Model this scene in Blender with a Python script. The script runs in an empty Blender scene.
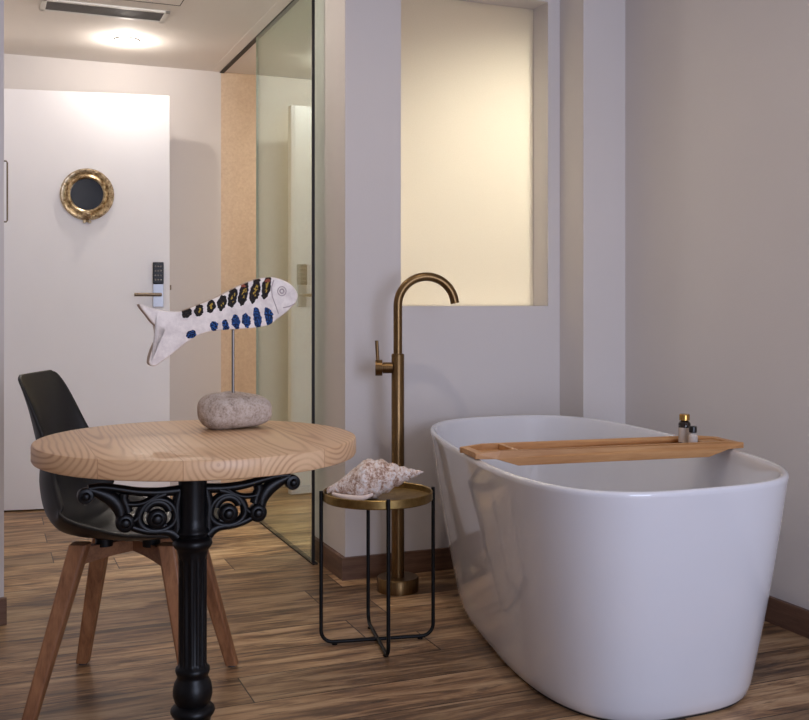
import bpy, bmesh, math, random
from mathutils import Vector, Matrix
from math import pi, sin, cos, radians as R
random.seed(4)
sc = bpy.context.scene
col = sc.collection

# ------------------------------------------------------------------ camera, light, exposure
FPX = 1034.0
YAW = R(22.083)
cam = bpy.data.cameras.new('camera')
cam.sensor_fit = 'HORIZONTAL'
cam.sensor_width = 36
cam.lens = FPX / 809 * 36
cam.shift_y = -56.0 / 809
cam.clip_start = 0.02
co = bpy.data.objects.new('camera', cam)
co.location = (0, 0, 1.0)
co.rotation_euler = (R(90), 0, -YAW)
col.objects.link(co)
sc.camera = co
sc.view_settings.view_transform = 'Standard'
sc.view_settings.look = 'None'
sc.view_settings.gamma = 1
sc.view_settings.use_curve_mapping = False
sc.view_settings.exposure = 0.08

w = bpy.data.worlds.new('world')
sc.world = w
w.use_nodes = True
w.node_tree.nodes['Background'].inputs[0].default_value = (0.55, 0.68, 1.0, 1)
w.node_tree.nodes['Background'].inputs[1].default_value = 0.6


def area(name, loc, rot, sx, sy, power, color, spread=180):
    l = bpy.data.lights.new(name, 'AREA')
    l.shape = 'RECTANGLE'
    l.size, l.size_y = sx, sy
    l.energy = power
    l.color = color
    l.spread = R(spread)
    o = bpy.data.objects.new(name, l)
    o.location = loc
    o.rotation_euler = rot
    col.objects.link(o)
    return o


def point(name, loc, power, color, size):
    l = bpy.data.lights.new(name, 'POINT')
    l.energy = power
    l.color = color
    l.shadow_soft_size = size
    o = bpy.data.objects.new(name, l)
    o.location = loc
    col.objects.link(o)
    return o


def spot(name, loc, target, power, color, angle, blend=0.6, size=0.03):
    l = bpy.data.lights.new(name, 'SPOT')
    l.energy = power
    l.color = color
    l.spot_size = R(angle)
    l.spot_blend = blend
    l.shadow_soft_size = size
    o = bpy.data.objects.new(name, l)
    o.location = loc
    d = Vector(target) - Vector(loc)
    o.rotation_euler = d.to_track_quat('-Z', 'Y').to_euler()
    col.objects.link(o)
    return o


COOL = (0.70, 0.765, 1.0)
WARM = (1.0, 0.86, 0.72)
# daylight through the glazed opening in the wall behind the camera
area('daylight', (1.15, -2.05, 1.25), (R(90), 0, 0), 1.7, 1.9, 84, COOL)
# ceiling lamps
HALL_Z = 2.24 - 0.028
point('lamp_hall', (0.617, 4.985, HALL_Z), 6.3, (1.0, 0.91, 0.82), 0.016)
point('fill_hall_near', (0.617, 3.85, HALL_Z), 6.0, (1.0, 0.91, 0.82), 0.016)  # added fill out of view, brightens the hall floor, door and ceiling
spot('lamp_shower', (2.15, 4.55, 2.225), (2.0, 3.9, 1.1), 160, (1.0, 0.98, 0.95), 112, 0.9, 0.03)
spot('lamp_shower_far', (1.75, 4.9, 2.225), (1.7, 5.2, 0), 15, (1.0, 0.9, 0.78), 150, 0.8, 0.03)
spot('lamp_room', (0.95, 2.35, 2.685), (0.95, 2.35, 0), 25, (1.0, 0.86, 0.74), 150, 0.7, 0.03)
spot('lamp_room_left', (-0.9, 1.6, 2.685), (-0.9, 1.6, 0), 20, (1.0, 0.86, 0.74), 150, 0.7, 0.03)


# ------------------------------------------------------------------ node helpers
class N:
    def __init__(s, name):
        s.m = bpy.data.materials.new(name)
        s.m.use_nodes = True
        s.t = s.m.node_tree
        s.b = s.t.nodes['Principled BSDF']
        s.out = s.t.nodes['Material Output']

    def n(s, typ, **k):
        x = s.t.nodes.new(typ)
        for a, b in k.items():
            setattr(x, a, b)
        return x

    def put(s, inp, v):
        if isinstance(v, bpy.types.NodeSocket):
            s.t.links.new(v, inp)
        elif isinstance(v, (tuple, list)) and len(v) == 3 and inp.type == 'RGBA':
            inp.default_value = (*v, 1)
        else:
            inp.default_value = v

    def math(s, op, a, b=None, c=None):
        x = s.n('ShaderNodeMath', operation=op)
        for i, v in enumerate((a, b, c)):
            if v is not None:
                s.put(x.inputs[i], v)
        return x.outputs[0]

    def coord(s, kind='Object'):
        return s.n('ShaderNodeTexCoord').outputs[kind]

    def mapping(s, v, loc=(0, 0, 0), rot=(0, 0, 0), scale=(1, 1, 1), typ='POINT'):
        x = s.n('ShaderNodeMapping', vector_type=typ)
        s.put(x.inputs['Vector'], v)
        s.put(x.inputs['Location'], loc)
        s.put(x.inputs['Rotation'], rot)
        s.put(x.inputs['Scale'], scale)
        return x.outputs[0]

    def noise(s, v, scale, detail=4, rough=0.55, dist=0.0):
        x = s.n('ShaderNodeTexNoise')
        s.put(x.inputs['Vector'], v)
        s.put(x.inputs['Scale'], scale)
        s.put(x.inputs['Detail'], detail)
        s.put(x.inputs['Roughness'], rough)
        s.put(x.inputs['Distortion'], dist)
        return x.outputs['Fac']

    def ramp(s, f, stops):
        x = s.n('ShaderNodeValToRGB')
        s.put(x.inputs[0], f)
        e = x.color_ramp.elements
        while len(e) > 1:
            e.remove(e[-1])
        e[0].position = stops[0][0]
        e[0].color = (*stops[0][1], 1)
        for p, c in stops[1:]:
            k = e.new(p)
            k.color = (*c, 1)
        return x.outputs[0]

    def mix(s, f, a, b, mode='MIX'):
        x = s.n('ShaderNodeMix', data_type='RGBA', blend_type=mode)
        s.put(x.inputs[0], f)
        s.put(x.inputs[6], a)
        s.put(x.inputs[7], b)
        return x.outputs[2]

    def sep(s, v):
        x = s.n('ShaderNodeSeparateXYZ')
        s.put(x.inputs[0], v)
        return x.outputs

    def comb(s, a, b, c):
        x = s.n('ShaderNodeCombineXYZ')
        for i, v in enumerate((a, b, c)):
            s.put(x.inputs[i], v)
        return x.outputs[0]

    def bump(s, h, strength=0.3, dist=0.002):
        x = s.n('ShaderNodeBump')
        s.put(x.inputs['Height'], h)
        x.inputs['Strength'].default_value = strength
        x.inputs['Distance'].default_value = dist
        s.put(s.b.inputs['Normal'], x.outputs[0])

    def set(s, color=None, rough=None, metal=None, spec=None, coat=None, coat_rough=None):
        for k, v in (('Base Color', color), ('Roughness', rough), ('Metallic', metal), ('Specular IOR Level', spec),
                     ('Coat Weight', coat), ('Coat Roughness', coat_rough)):
            if v is not None:
                s.put(s.b.inputs[k], v)
        return s.m


def L(r, g, b):  # sRGB 0-255 -> linear
    f = lambda c: ((c / 255 + 0.055) / 1.055) ** 2.4 if c > 10 else c / 255 / 12.92
    return (f(r), f(g), f(b))


def plain(name, color, rough=0.5, metal=0.0, nscale=60, var=0.06, bump=0.0, **k):
    m = N(name)
    v = m.coord()
    nz = m.noise(v, nscale, 3)
    a = tuple(c * (1 - var) for c in color)
    b = tuple(min(1, c * (1 + var)) for c in color)
    m.set(color=m.mix(nz, a, b), rough=rough, metal=metal, **k)
    if bump:
        m.bump(nz, bump, 0.001)
    return m.m


def mat_plaster(name, color, var=0.035):
    m = N(name)
    v = m.coord()
    n1 = m.noise(v, 2.2, 3)
    n2 = m.noise(v, 160, 3, 0.6)
    a = tuple(c * (1 - var) for c in color)
    b = tuple(min(1, c * (1 + var)) for c in color)
    m.set(color=m.mix(n1, a, b), rough=0.85, spec=0.25)
    m.bump(n2, 0.25, 0.0015)
    return m.m


def mat_floor():
    m = N('oak_plank_floor')
    v = m.coord()
    x, y, z = m.sep(v)
    W, LEN = 0.185, 1.25
    row = m.math('FLOOR', m.math('DIVIDE', m.math('ADD', y, 0.045), W))
    wn = m.n('ShaderNodeTexWhiteNoise', noise_dimensions='1D')
    m.put(wn.inputs['W'], row)
    xs = m.math('ADD', m.math('DIVIDE', x, LEN), m.math('MULTIPLY', wn.outputs[0], 7.31))
    cell = m.math('FLOOR', xs)
    w2 = m.n('ShaderNodeTexWhiteNoise', noise_dimensions='2D')
    m.put(w2.inputs['Vector'], m.comb(row, cell, 0.0))
    rnd = w2.outputs['Value']
    fy = m.math('FRACT', m.math('DIVIDE', m.math('ADD', y, 0.045), W))
    fx = m.math('FRACT', xs)
    ey = m.math('MULTIPLY', m.math('MINIMUM', fy, m.math('SUBTRACT', 1.0, fy)), W)
    ex = m.math('MULTIPLY', m.math('MINIMUM', fx, m.math('SUBTRACT', 1.0, fx)), LEN)
    edge = m.math('MINIMUM', ex, ey)
    gap = m.math('LESS_THAN', edge, 0.0018)
    off = m.math('MULTIPLY', rnd, 37.0)
    gv = m.comb(m.math('ADD', m.math('MULTIPLY', x, 2.4), off), m.math('ADD', m.math('MULTIPLY', y, 17.0), off), off)
    g1 = m.noise(gv, 1.5, 5, 0.62, 0.9)
    gv2 = m.comb(m.math('ADD', m.math('MULTIPLY', x, 6.0), off), m.math('MULTIPLY', y, 120.0), off)
    g2 = m.noise(gv2, 1.3, 4, 0.65, 0.2)
    big = m.noise(m.comb(m.math('ADD', m.math('MULTIPLY', x, 1.3), off), m.math('MULTIPLY', y, 6.0), off), 1.7, 3, 0.5, 0.6)
    f = m.math('ADD', m.math('MULTIPLY', g1, 0.72), m.math('MULTIPLY', g2, 0.28))
    f = m.math('ADD', m.math('MULTIPLY', f, 0.7), m.math('MULTIPLY', big, 0.3))
    c = m.ramp(f, [(0.37, L(60, 42, 28)), (0.43, L(104, 76, 52)), (0.475, L(146, 110, 76)), (0.52, L(180, 142, 102)), (0.57, L(204, 168, 126)), (0.66, L(222, 190, 150))])
    ck = m.noise(m.comb(m.math('ADD', m.math('MULTIPLY', x, 4.0), off), m.math('ADD', m.math('MULTIPLY', y, 55.0), off), off), 1.2, 4, 0.7, 0.5)
    ckm = m.ramp(ck, [(0.56, (0, 0, 0)), (0.64, (1, 1, 1))])
    c = m.mix(m.math('MULTIPLY', ckm, 0.72), c, L(54, 38, 28))
    w3 = m.n('ShaderNodeTexWhiteNoise', noise_dimensions='2D')
    m.put(w3.inputs['Vector'], m.comb(cell, row, 0.0))
    c = m.mix(m.math('MULTIPLY', w3.outputs['Value'], 0.35), c, L(150, 122, 98))
    tone = m.math('ADD', 0.60, m.math('MULTIPLY', rnd, 0.45))
    c = m.mix(1.0, c, m.comb(tone, tone, tone), 'MULTIPLY')
    # knots / dark cracks
    vo = m.n('ShaderNodeTexVoronoi', feature='F1')
    m.put(vo.inputs['Vector'], m.comb(m.math('ADD', m.math('MULTIPLY', x, 1.2), off), m.math('MULTIPLY', y, 7.0), off))
    m.put(vo.inputs['Scale'], 1.6)
    kn = m.ramp(vo.outputs['Distance'], [(0.05, (1, 1, 1)), (0.24, (0, 0, 0))])
    c = m.mix(m.math('MULTIPLY', kn, 0.6), c, L(58, 36, 24))
    c = m.mix(gap, c, L(40, 26, 16))
    m.set(color=c, rough=m.math('ADD', 0.30, m.math('MULTIPLY', g2, 0.22)), spec=0.45)
    h = m.math('SUBTRACT', m.math('MULTIPLY', g2, 0.25), gap)
    m.bump(h, 0.35, 0.0012)
    return m.m


def mat_table():
    # solid pine boards running front to back: ring centres below the boards give arches on the rim
    m = N('pine_table_board')
    v = m.coord()
    nz = m.noise(m.mapping(v, scale=(3.0, 1.0, 3.0)), 1.6, 3, 0.5)
    x, y, z = m.sep(v)
    W = 0.125
    xb = m.math('ADD', x, 0.068)
    bid = m.math('FLOOR', m.math('DIVIDE', xb, W))
    wn = m.n('ShaderNodeTexWhiteNoise', noise_dimensions='1D')
    m.put(wn.inputs['W'], m.math('ADD', bid, 3.7))
    rnd = wn.outputs[0]
    xl = m.math('SUBTRACT', xb, m.math('MULTIPLY', m.math('ADD', bid, 0.5), W))
    xl = m.math('ADD', xl, m.math('MULTIPLY', m.math('SUBTRACT', rnd, 0.5), 0.07))
    zz = m.math('ADD', m.math('ADD', z, m.math('SUBTRACT', -0.735, m.math('MULTIPLY', m.math('SUBTRACT', rnd, 0.6), 0.10))), m.math('MULTIPLY', y, m.math('MULTIPLY', m.math('SUBTRACT', rnd, 0.45), 0.11)))
    r = m.math('SQRT', m.math('ADD', m.math('MULTIPLY', xl, xl), m.math('MULTIPLY', zz, zz)))
    ph = m.math('ADD', m.math('MULTIPLY', r, 640.0), m.math('MULTIPLY', nz, 34.0))
    s = m.math('ADD', m.math('MULTIPLY', m.math('SINE', ph), 0.5), 0.5)
    s = m.math('MULTIPLY', m.math('POWER', s, 2.6), m.ramp(m.noise(m.mapping(v, scale=(14, 3, 14)), 1.0, 2), [(0.35, (0.3, 0.3, 0.3)), (0.62, (1, 1, 1))]))
    fine = m.noise(m.mapping(v, scale=(160, 8, 160)), 1.0, 3, 0.6)
    base = m.mix(rnd, L(224, 190, 150), L(214, 176, 134))
    c = m.mix(m.math('MULTIPLY', s, 0.6), base, L(150, 96, 60))
    c = m.mix(m.math('MULTIPLY', fine, 0.25), c, L(176, 130, 92))
    vo = m.n('ShaderNodeTexVoronoi', feature='F1')
    m.put(vo.inputs['Vector'], m.mapping(v, scale=(9, 4, 9)))
    m.put(vo.inputs['Scale'], 0.8)
    kn = m.ramp(vo.outputs['Distance'], [(0.04, (1, 1, 1)), (0.11, (0, 0, 0))])
    c = m.mix(m.math('MULTIPLY', kn, 0.75), c, L(112, 66, 40))
    seam = m.math('LESS_THAN', m.math('ABSOLUTE', m.math('SUBTRACT', m.math('FRACT', m.math('DIVIDE', xb, W)), 0.5)), 0.493)
    c = m.mix(seam, L(186, 144, 106), c)
    m.set(color=c, rough=0.38, spec=0.4)
    m.bump(fine, 0.12, 0.0006)
    return m.m


def mat_wood(name, c1, c2, axis='Z', rough=0.45, k=1.0):
    m = N(name)
    v = m.coord()
    scl = {'X': (3, 40, 40), 'Y': (40, 3, 40), 'Z': (40, 40, 3)}[axis]
    n1 = m.noise(m.mapping(v, scale=tuple(a * k for a in scl)), 1.0, 4, 0.6, 0.5)
    n2 = m.noise(m.mapping(v, scale=tuple(a * k * 5 for a in scl)), 1.0, 3, 0.6)
    f = m.math('ADD', m.math('MULTIPLY', n1, 0.7), m.math('MULTIPLY', n2, 0.3))
    m.set(color=m.ramp(f, [(0.34, c1), (0.62, c2)]), rough=rough, spec=0.4)
    m.bump(n2, 0.12, 0.0006)
    return m.m


def mat_tile():
    m = N('sand_textured_wall')
    v = m.coord()
    n1 = m.noise(v, 70, 4, 0.7)
    n2 = m.noise(v, 9, 3, 0.6)
    f = m.math('ADD', m.math('MULTIPLY', n1, 0.7), m.math('MULTIPLY', n2, 0.3))
    m.set(color=m.ramp(f, [(0.3, L(208, 182, 154)), (0.7, L(230, 208, 182))]), rough=0.7)
    m.bump(n1, 0.4, 0.002)
    return m.m


def mat_glass():
    m = N('green_tinted_glass')
    t = m.t
    ge = m.n('ShaderNodeNewGeometry')
    dt = m.n('ShaderNodeVectorMath', operation='DOT_PRODUCT')
    m.put(dt.inputs[0], ge.outputs['Normal'])
    m.put(dt.inputs[1], ge.outputs['Incoming'])
    k = m.math('SUBTRACT', 1.0, m.math('ABSOLUTE', dt.outputs['Value']))
    fr = m.math('ADD', 0.06, m.math('MULTIPLY', 0.90, m.math('POWER', k, 3.4)))
    tr = m.n('ShaderNodeBsdfTransparent')
    tr.inputs[0].default_value = (0.88, 0.94, 0.905, 1)
    gl = m.n('ShaderNodeBsdfGlossy')
    gl.inputs['Color'].default_value = (0.90, 1.0, 0.95, 1)
    gl.inputs['Roughness'].default_value = 0.0
    nz = m.noise(m.coord(), 3, 2)
    mx = m.n('ShaderNodeMixShader')
    t.links.new(m.math('ADD', fr, m.math('MULTIPLY', nz, 0.01)), mx.inputs[0])
    t.links.new(tr.outputs[0], mx.inputs[1])
    t.links.new(gl.outputs[0], mx.inputs[2])
    t.links.new(mx.outputs[0], m.out.inputs['Surface'])
    return m.m


def mat_frosted():
    m = N('frosted_cream_glass')
    t = m.t
    nz = m.noise(m.coord(), 220, 3, 0.7)
    c = m.mix(nz, L(238, 232, 216), L(250, 245, 232))
    tl = m.n('ShaderNodeBsdfTranslucent')
    m.put(tl.inputs[0], c)
    df = m.n('ShaderNodeBsdfDiffuse')
    m.put(df.inputs[0], c)
    mx = m.n('ShaderNodeMixShader')
    mx.inputs[0].default_value = 0.35
    t.links.new(tl.outputs[0], mx.inputs[1])
    t.links.new(df.outputs[0], mx.inputs[2])
    t.links.new(mx.outputs[0], m.out.inputs['Surface'])
    return m.m


def mat_emit(name, color, strength):
    m = N(name)
    m.put(m.b.inputs['Emission Color'], color)
    m.b.inputs['Emission Strength'].default_value = strength
    m.put(m.b.inputs['Base Color'], m.mix(m.noise(m.coord(), 30), (0.9, 0.9, 0.9), (1, 1, 1)))
    return m.m


def mat_brass(name, c1, c2, rough=0.3, nscale=25, bump=0.0, sx=(1, 1, 1)):
    m = N(name)
    nz = m.noise(m.mapping(m.coord(), scale=sx), nscale, 4, 0.6)
    m.set(color=m.ramp(nz, [(0.35, c1), (0.65, c2)]), rough=rough, metal=1.0)
    if bump:
        m.bump(nz, bump, 0.002)
    return m.m


def mat_fish():
    m = N('painted_wood_fish')
    v = m.coord()
    wob = m.n('ShaderNodeTexNoise')
    m.put(wob.inputs['Vector'], v)
    m.put(wob.inputs['Scale'], 120)
    vm = m.n('ShaderNodeVectorMath', operation='SUBTRACT')
    m.put(vm.inputs[0], wob.outputs['Color'])
    vm.inputs[1].default_value = (0.5, 0.5, 0.5)
    vs = m.n('ShaderNodeVectorMath', operation='SCALE')
    m.put(vs.inputs[0], vm.outputs[0])
    vs.inputs['Scale'].default_value = 0.011
    va = m.n('ShaderNodeVectorMath', operation='ADD')
    m.put(va.inputs[0], v)
    m.put(va.inputs[1], vs.outputs[0])
    x, y, z = m.sep(va.outputs[0])
    flat = m.comb(x, 0.0, z)

    def ell(lst):
        acc = None
        for (cx, cz, rx, rz, a) in lst:
            p = m.mapping(flat, loc=(cx, 0, cz), rot=(0, a, 0), scale=(rx, 1, rz), typ='TEXTURE')
            ln = m.n('ShaderNodeVectorMath', operation='LENGTH')
            m.put(ln.inputs[0], p)
            k = m.math('LESS_THAN', ln.outputs['Value'], 1.0)
            acc = k if acc is None else m.math('MAXIMUM', acc, k)
        return acc
    S = FISH_S
    cv = lambda px, py: ((px - FISH_O[0]) * S, (FISH_O[1] - py) * S)
    top = [(208, 271, 14, 12), (250, 264, 12, 15), (289, 251, 12, 17), (326, 239, 12, 19), (363, 222, 13, 26), (400, 208, 13, 33), (439, 199, 13, 37), (479, 187, 13, 33)]
    bot = [(222, 331, 14, 12), (300, 306, 11, 14), (338, 303, 11, 17), (373, 292, 12, 22), (410, 287, 12, 22), (448, 281, 11, 33), (487, 276, 13, 30)]
    E1 = [(*cv(a, b - 3), rx * S * 1.2, (rz + 3) * S * 1.15, R(14)) for a, b, rx, rz in top]
    E2 = [(*cv(a, b + 6), rx * S * 1.2, rz * S * 1.15, R(-10)) for a, b, rx, rz in bot]
    YL = [(*cv(a + 1, b - 2), rx * S * 0.42, rz * S * 0.6, R(14)) for a, b, rx, rz in top[1:]] + [(*cv(408, 290), 5 * S, 10 * S, 0)]
    RD = [(*cv(483, 163), 11 * S, 6 * S, 0), (*cv(400, 178), 8 * S, 5 * S, 0)]
    nz = m.noise(v, 40, 4, 0.65)
    c = m.ramp(nz, [(0.3, L(212, 200, 192)), (0.6, L(242, 232, 222))])
    sp = m.noise(v, 330, 2, 0.6)
    dark = m.ramp(sp, [(0.45, L(8, 6, 6)), (0.66, L(52, 36, 20))])
    blue = m.ramp(sp, [(0.46, L(7, 10, 34)), (0.64, L(40, 96, 170))])
    c = m.mix(ell(E1), c, dark)
    c = m.mix(m.math('MULTIPLY', ell(YL), m.math('GREATER_THAN', m.noise(v, 170, 2), 0.5)), c, L(172, 140, 48))
    c = m.mix(ell(E2), c, blue)
    c = m.mix(ell(RD), c, L(140, 70, 50))
    # bare wood shows on the sides of the cut-out
    g = m.n('ShaderNodeNewGeometry')
    tc = m.n('ShaderNodeTexCoord')
    ny = m.math('ABSOLUTE', m.sep(tc.outputs['Normal'])[1])
    side = m.math('LESS_THAN', ny, 0.35)
    c = m.mix(m.math('MULTIPLY', side, 0.75), c, L(176, 152, 130))
    m.set(color=c, rough=0.6, spec=0.2)
    m.bump(nz, 0.2, 0.001)
    return m.m


FISH_S = 0.0020832 * 0.968 / 3.2727
FISH_O = (370, 320)   # trace coordinates of the point where the rod meets the fish

M = dict(
    wall=mat_plaster('painted_plaster', L(220, 214, 210)),
    hallwall=mat_plaster('painted_plaster_hall', L(220, 214, 210)),
    ceil=mat_plaster('ceiling_paint', L(232, 226, 220)),
    tile=mat_tile(),
    floor=mat_floor(),
    skirt=mat_wood('skirting_oak', L(84, 60, 48), L(124, 94, 74), 'X', 0.5),
    skirty=mat_wood('skirting_oak_return', L(84, 60, 48), L(120, 90, 72), 'Y', 0.5),
    door=plain('white_lacquered_door', L(240, 239, 242), 0.4, nscale=5, var=0.02),
    black=plain('black_metal', L(7, 7, 8), 0.5, 0.0, 80, 0.15, spec=0.25),
    track=plain('dark_track_metal', L(38, 34, 32), 0.5, 0.5),
    steel=plain('satin_steel', L(176, 176, 178), 0.3, 1.0),
    lever=plain('dark_bronze_lever', L(120, 106, 88), 0.35, 1.0),
    keypad=plain('keypad_plastic', L(20, 20, 22), 0.25),
    white=plain('white_plastic', L(225, 222, 216), 0.5),
    vent_dark=plain('vent_cavity', L(60, 56, 52), 0.8),
    vent_slat=plain('vent_slat_grey', L(120, 114, 108), 0.6),
    acrylic=plain('white_glossy_acrylic', L(228, 229, 234), 0.07, nscale=4, var=0.01, coat=0.5, coat_rough=0.04),
    gap=plain('dark_seal_and_shade', L(36, 32, 30), 0.8),  # glass floor seal, and painted shade under the tub
    chrome=plain('chrome', L(215, 215, 218), 0.1, 1.0),
    bronze=mat_brass('brushed_bronze', L(108, 84, 54), L(134, 108, 74), 0.34, 20, 0.0, (30, 30, 1)),
    gold=mat_brass('brushed_gold_tray', L(132, 110, 66), L(160, 134, 86), 0.38, 30),
    porthole=mat_brass('aged_porthole_brass', L(118, 94, 62), L(222, 204, 172), 0.34, 60, 0.5),
    mirror=plain('dark_mirror_glass', L(78, 84, 94), 0.12, 0.6),
    iron=plain('black_cast_iron', L(5, 6, 9), 0.36, 0.0, 220, 0.2, 0.2, spec=0.25),
    table=mat_table(),
    shell=plain('black_chair_plastic', L(24, 24, 24), 0.42, 0.0, 300, 0.05, 0.05),
    leg=mat_wood('beech_chair_leg', L(116, 76, 50), L(160, 112, 76), 'Z', 0.42),
    brace=mat_wood('beech_chair_brace', L(110, 72, 48), L(152, 106, 72), 'X', 0.45),
    bamboo=mat_wood('bamboo_board', L(176, 124, 76), L(208, 160, 108), 'X', 0.42, 0.7),
    fish=mat_fish(),
    stone=None, conch=None, glass=mat_glass(), frosted=mat_frosted(),
    bulb=mat_emit('lamp_lens', (1.0, 0.9, 0.76), 14.0),
    bottle=plain('dark_amber_bottle', L(44, 34, 30), 0.12),
    label=plain('paper_bottle_label', L(196, 186, 176), 0.6),
    goldcap=plain('gold_bottle_cap', L(190, 150, 84), 0.25, 1.0),
    blackcap=plain('black_bottle_cap', L(20, 20, 20), 0.3),
    edge=plain('glass_edge_green', L(150, 172, 152), 0.2),
    felt=plain('grey_felt_pad', L(70, 66, 64), 0.9),
)


def mat_stone():
    m = N('pitted_grey_stone')
    v = m.coord()
    n1 = m.noise(v, 55, 5, 0.7)
    n2 = m.noise(v, 260, 3, 0.7)
    f = m.math('ADD', m.math('MULTIPLY', n1, 0.6), m.math('MULTIPLY', n2, 0.4))
    m.set(color=m.ramp(f, [(0.34, L(130, 112, 96)), (0.48, L(184, 166, 150)), (0.66, L(212, 200, 188))]), rough=0.85)
    m.bump(f, 0.7, 0.003)
    return m.m


def mat_conch():
    m = N('mottled_sea_shell')
    v = m.coord()
    n1 = m.noise(v, 42, 5, 0.7, 0.8)
    n2 = m.noise(v, 130, 4, 0.75, 0.5)
    f = m.math('ADD', m.math('MULTIPLY', n1, 0.55), m.math('MULTIPLY', n2, 0.45))
    c = m.ramp(f, [(0.36, L(130, 92, 74)), (0.45, L(190, 156, 134)), (0.5, L(232, 212, 198)), (0.60, L(246, 240, 238))])
    m.set(color=c, rough=0.45, spec=0.4)
    m.bump(n2, 0.7, 0.004)
    return m.m


M['stone'] = mat_stone()
M['conch'] = mat_conch()


# ------------------------------------------------------------------ mesh helpers
class MB:
    def __init__(s):
        s.v, s.f = [], []

    def add(s, vs, fs):
        o = len(s.v)
        s.v += [tuple(v) for v in vs]
        s.f += [tuple(i + o for i in f) for f in fs]

    def box(s, x0, x1, y0, y1, z0, z1, mat=None):
        vs = [(x, y, z) for z in (z0, z1) for y in (y0, y1) for x in (x0, x1)]
        if mat is not None:
            vs = [tuple(mat @ Vector(v)) for v in vs]
        s.add(vs, [(0, 2, 3, 1), (4, 5, 7, 6), (0, 1, 5, 4), (2, 6, 7, 3), (0, 4, 6, 2), (1, 3, 7, 5)])

    def rings(s, rings, closed_ends=True, loop=True):
        n = len(rings[0])
        vs = [p for r in rings for p in r]
        fs = []
        for i in range(len(rings) - 1):
            for j in range(n if loop else n - 1):
                k = (j + 1) % n
                fs.append((i * n + j, i * n + k, (i + 1) * n + k, (i + 1) * n + j))
        if closed_ends:
            fs.append(tuple(reversed(range(n))))
            fs.append(tuple(range((len(rings) - 1) * n, len(rings) * n)))
        s.add(vs, fs)

    def lathe(s, prof, n=48, center=(0, 0, 0), axis='Z', flute=None, caps=True):
        rs = []
        for p in prof:
            r, z = p[0], p[1]
            fl = p[2] if len(p) > 2 else 0
            ring = []
            for j in range(n):
                a = 2 * pi * j / n
                rr = r * (1 - fl * (0.5 + 0.5 * cos(12 * a)))
                x, y = rr * cos(a), rr * sin(a)
                q = {'Z': (x, y, z), 'Y': (x, z, -y), 'X': (z, x, y)}[axis]
                ring.append(tuple(q[k] + center[k] for k in range(3)))
            rs.append(ring)
        s.rings(rs, caps)

    def tube(s, path, r, n=12, cap=True, ry=None, up=None):
        path = [Vector(p) for p in path]
        m = len(path)
        rr = r if isinstance(r, (list, tuple)) else [r] * m
        T = []
        for i in range(m):
            a = path[max(0, i - 1)]
            b = path[min(m - 1, i + 1)]
            T.append((b - a).normalized())
        if up is None:
            u = T[0].orthogonal().normalized()
        rs = []
        for i in range(m):
            if up is not None:
                u2 = Vector(up)
                u2 = (u2 - T[i] * u2.dot(T[i])).normalized()
            else:
                u2 = (u - T[i] * u.dot(T[i])).normalized()
                u = u2
            w2 = T[i].cross(u2)
            ring = []
            for j in range(n):
                a = 2 * pi * j / n
                ring.append(path[i] + u2 * cos(a) * (ry if ry else rr[i]) + w2 * sin(a) * rr[i])
            rs.append(ring)
        s.rings(rs, cap)

    def sphere(s, c, r, n=20, m=12, sx=1, sy=1, sz=1):
        rs = []
        for i in range(1, m):
            t = pi * i / m
            rs.append([(c[0] + r * sx * sin(t) * cos(2 * pi * j / n), c[1] + r * sy * sin(t) * sin(2 * pi * j / n), c[2] + r * sz * cos(t)) for j in range(n)])
        s.rings(rs, True)

    def build(s, name, mat, parent=None, loc=None, rotz=0, smooth=False, bevel=0, bseg=2, subsurf=0, angle=40):
        me = bpy.data.meshes.new(name)
        me.from_pydata(s.v, [], s.f)
        bm = bmesh.new()
        bm.from_mesh(me)
        bmesh.ops.recalc_face_normals(bm, faces=bm.faces)
        bm.to_mesh(me)
        bm.free()
        for mm in (mat if isinstance(mat, list) else [mat]):
            me.materials.append(mm)
        o = bpy.data.objects.new(name, me)
        col.objects.link(o)
        if loc:
            o.location = loc
        o.rotation_euler.z = rotz
        if parent:
            o.parent = parent
        if smooth:
            me.shade_smooth() if hasattr(me, 'shade_smooth') else None
            if angle < 180:
                try:
                    me.set_sharp_from_angle(angle=R(angle))
                except Exception:
                    pass
        if bevel:
            b = o.modifiers.new('bevel', 'BEVEL')
            b.width = bevel
            b.segments = bseg
            b.limit_method = 'ANGLE'
            b.angle_limit = R(35)
        if subsurf:
            b = o.modifiers.new('sub', 'SUBSURF')
            b.levels = b.render_levels = subsurf
        return o


def empty(name, loc, label, cat, group=None, rotz=0):
    o = bpy.data.objects.new(name, None)
    o.location = loc
    o.rotation_euler.z = rotz
    o.empty_display_size = 0.1
    col.objects.link(o)
    o['label'] = label
    o['category'] = cat
    if group:
        o['group'] = group
    return o


def struct(o, label=None, cat=None):
    o['kind'] = 'structure'
    if label:
        o['label'] = label
    if cat:
        o['category'] = cat
    return o


def box(name, mat, x0, x1, y0, y1, z0, z1, parent=None, bevel=0, **k):
    b = MB()
    b.box(x0, x1, y0, y1, z0, z1)
    return b.build(name, mat, parent, bevel=bevel, **k)


def smooth_path(pts, per=10):
    P = [Vector(p) for p in pts]
    P = [P[0] * 2 - P[1]] + P + [P[-1] * 2 - P[-2]]
    out = []
    for i in range(1, len(P) - 2):
        for k in range(per):
            t = k / per
            a, b, c, d = P[i - 1:i + 3]
            out.append(0.5 * ((2 * b) + (c - a) * t + (2 * a - 5 * b + 4 * c - d) * t * t + (3 * b - a - 3 * c + d) * t ** 3))
    out.append(P[-2])
    return out


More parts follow.
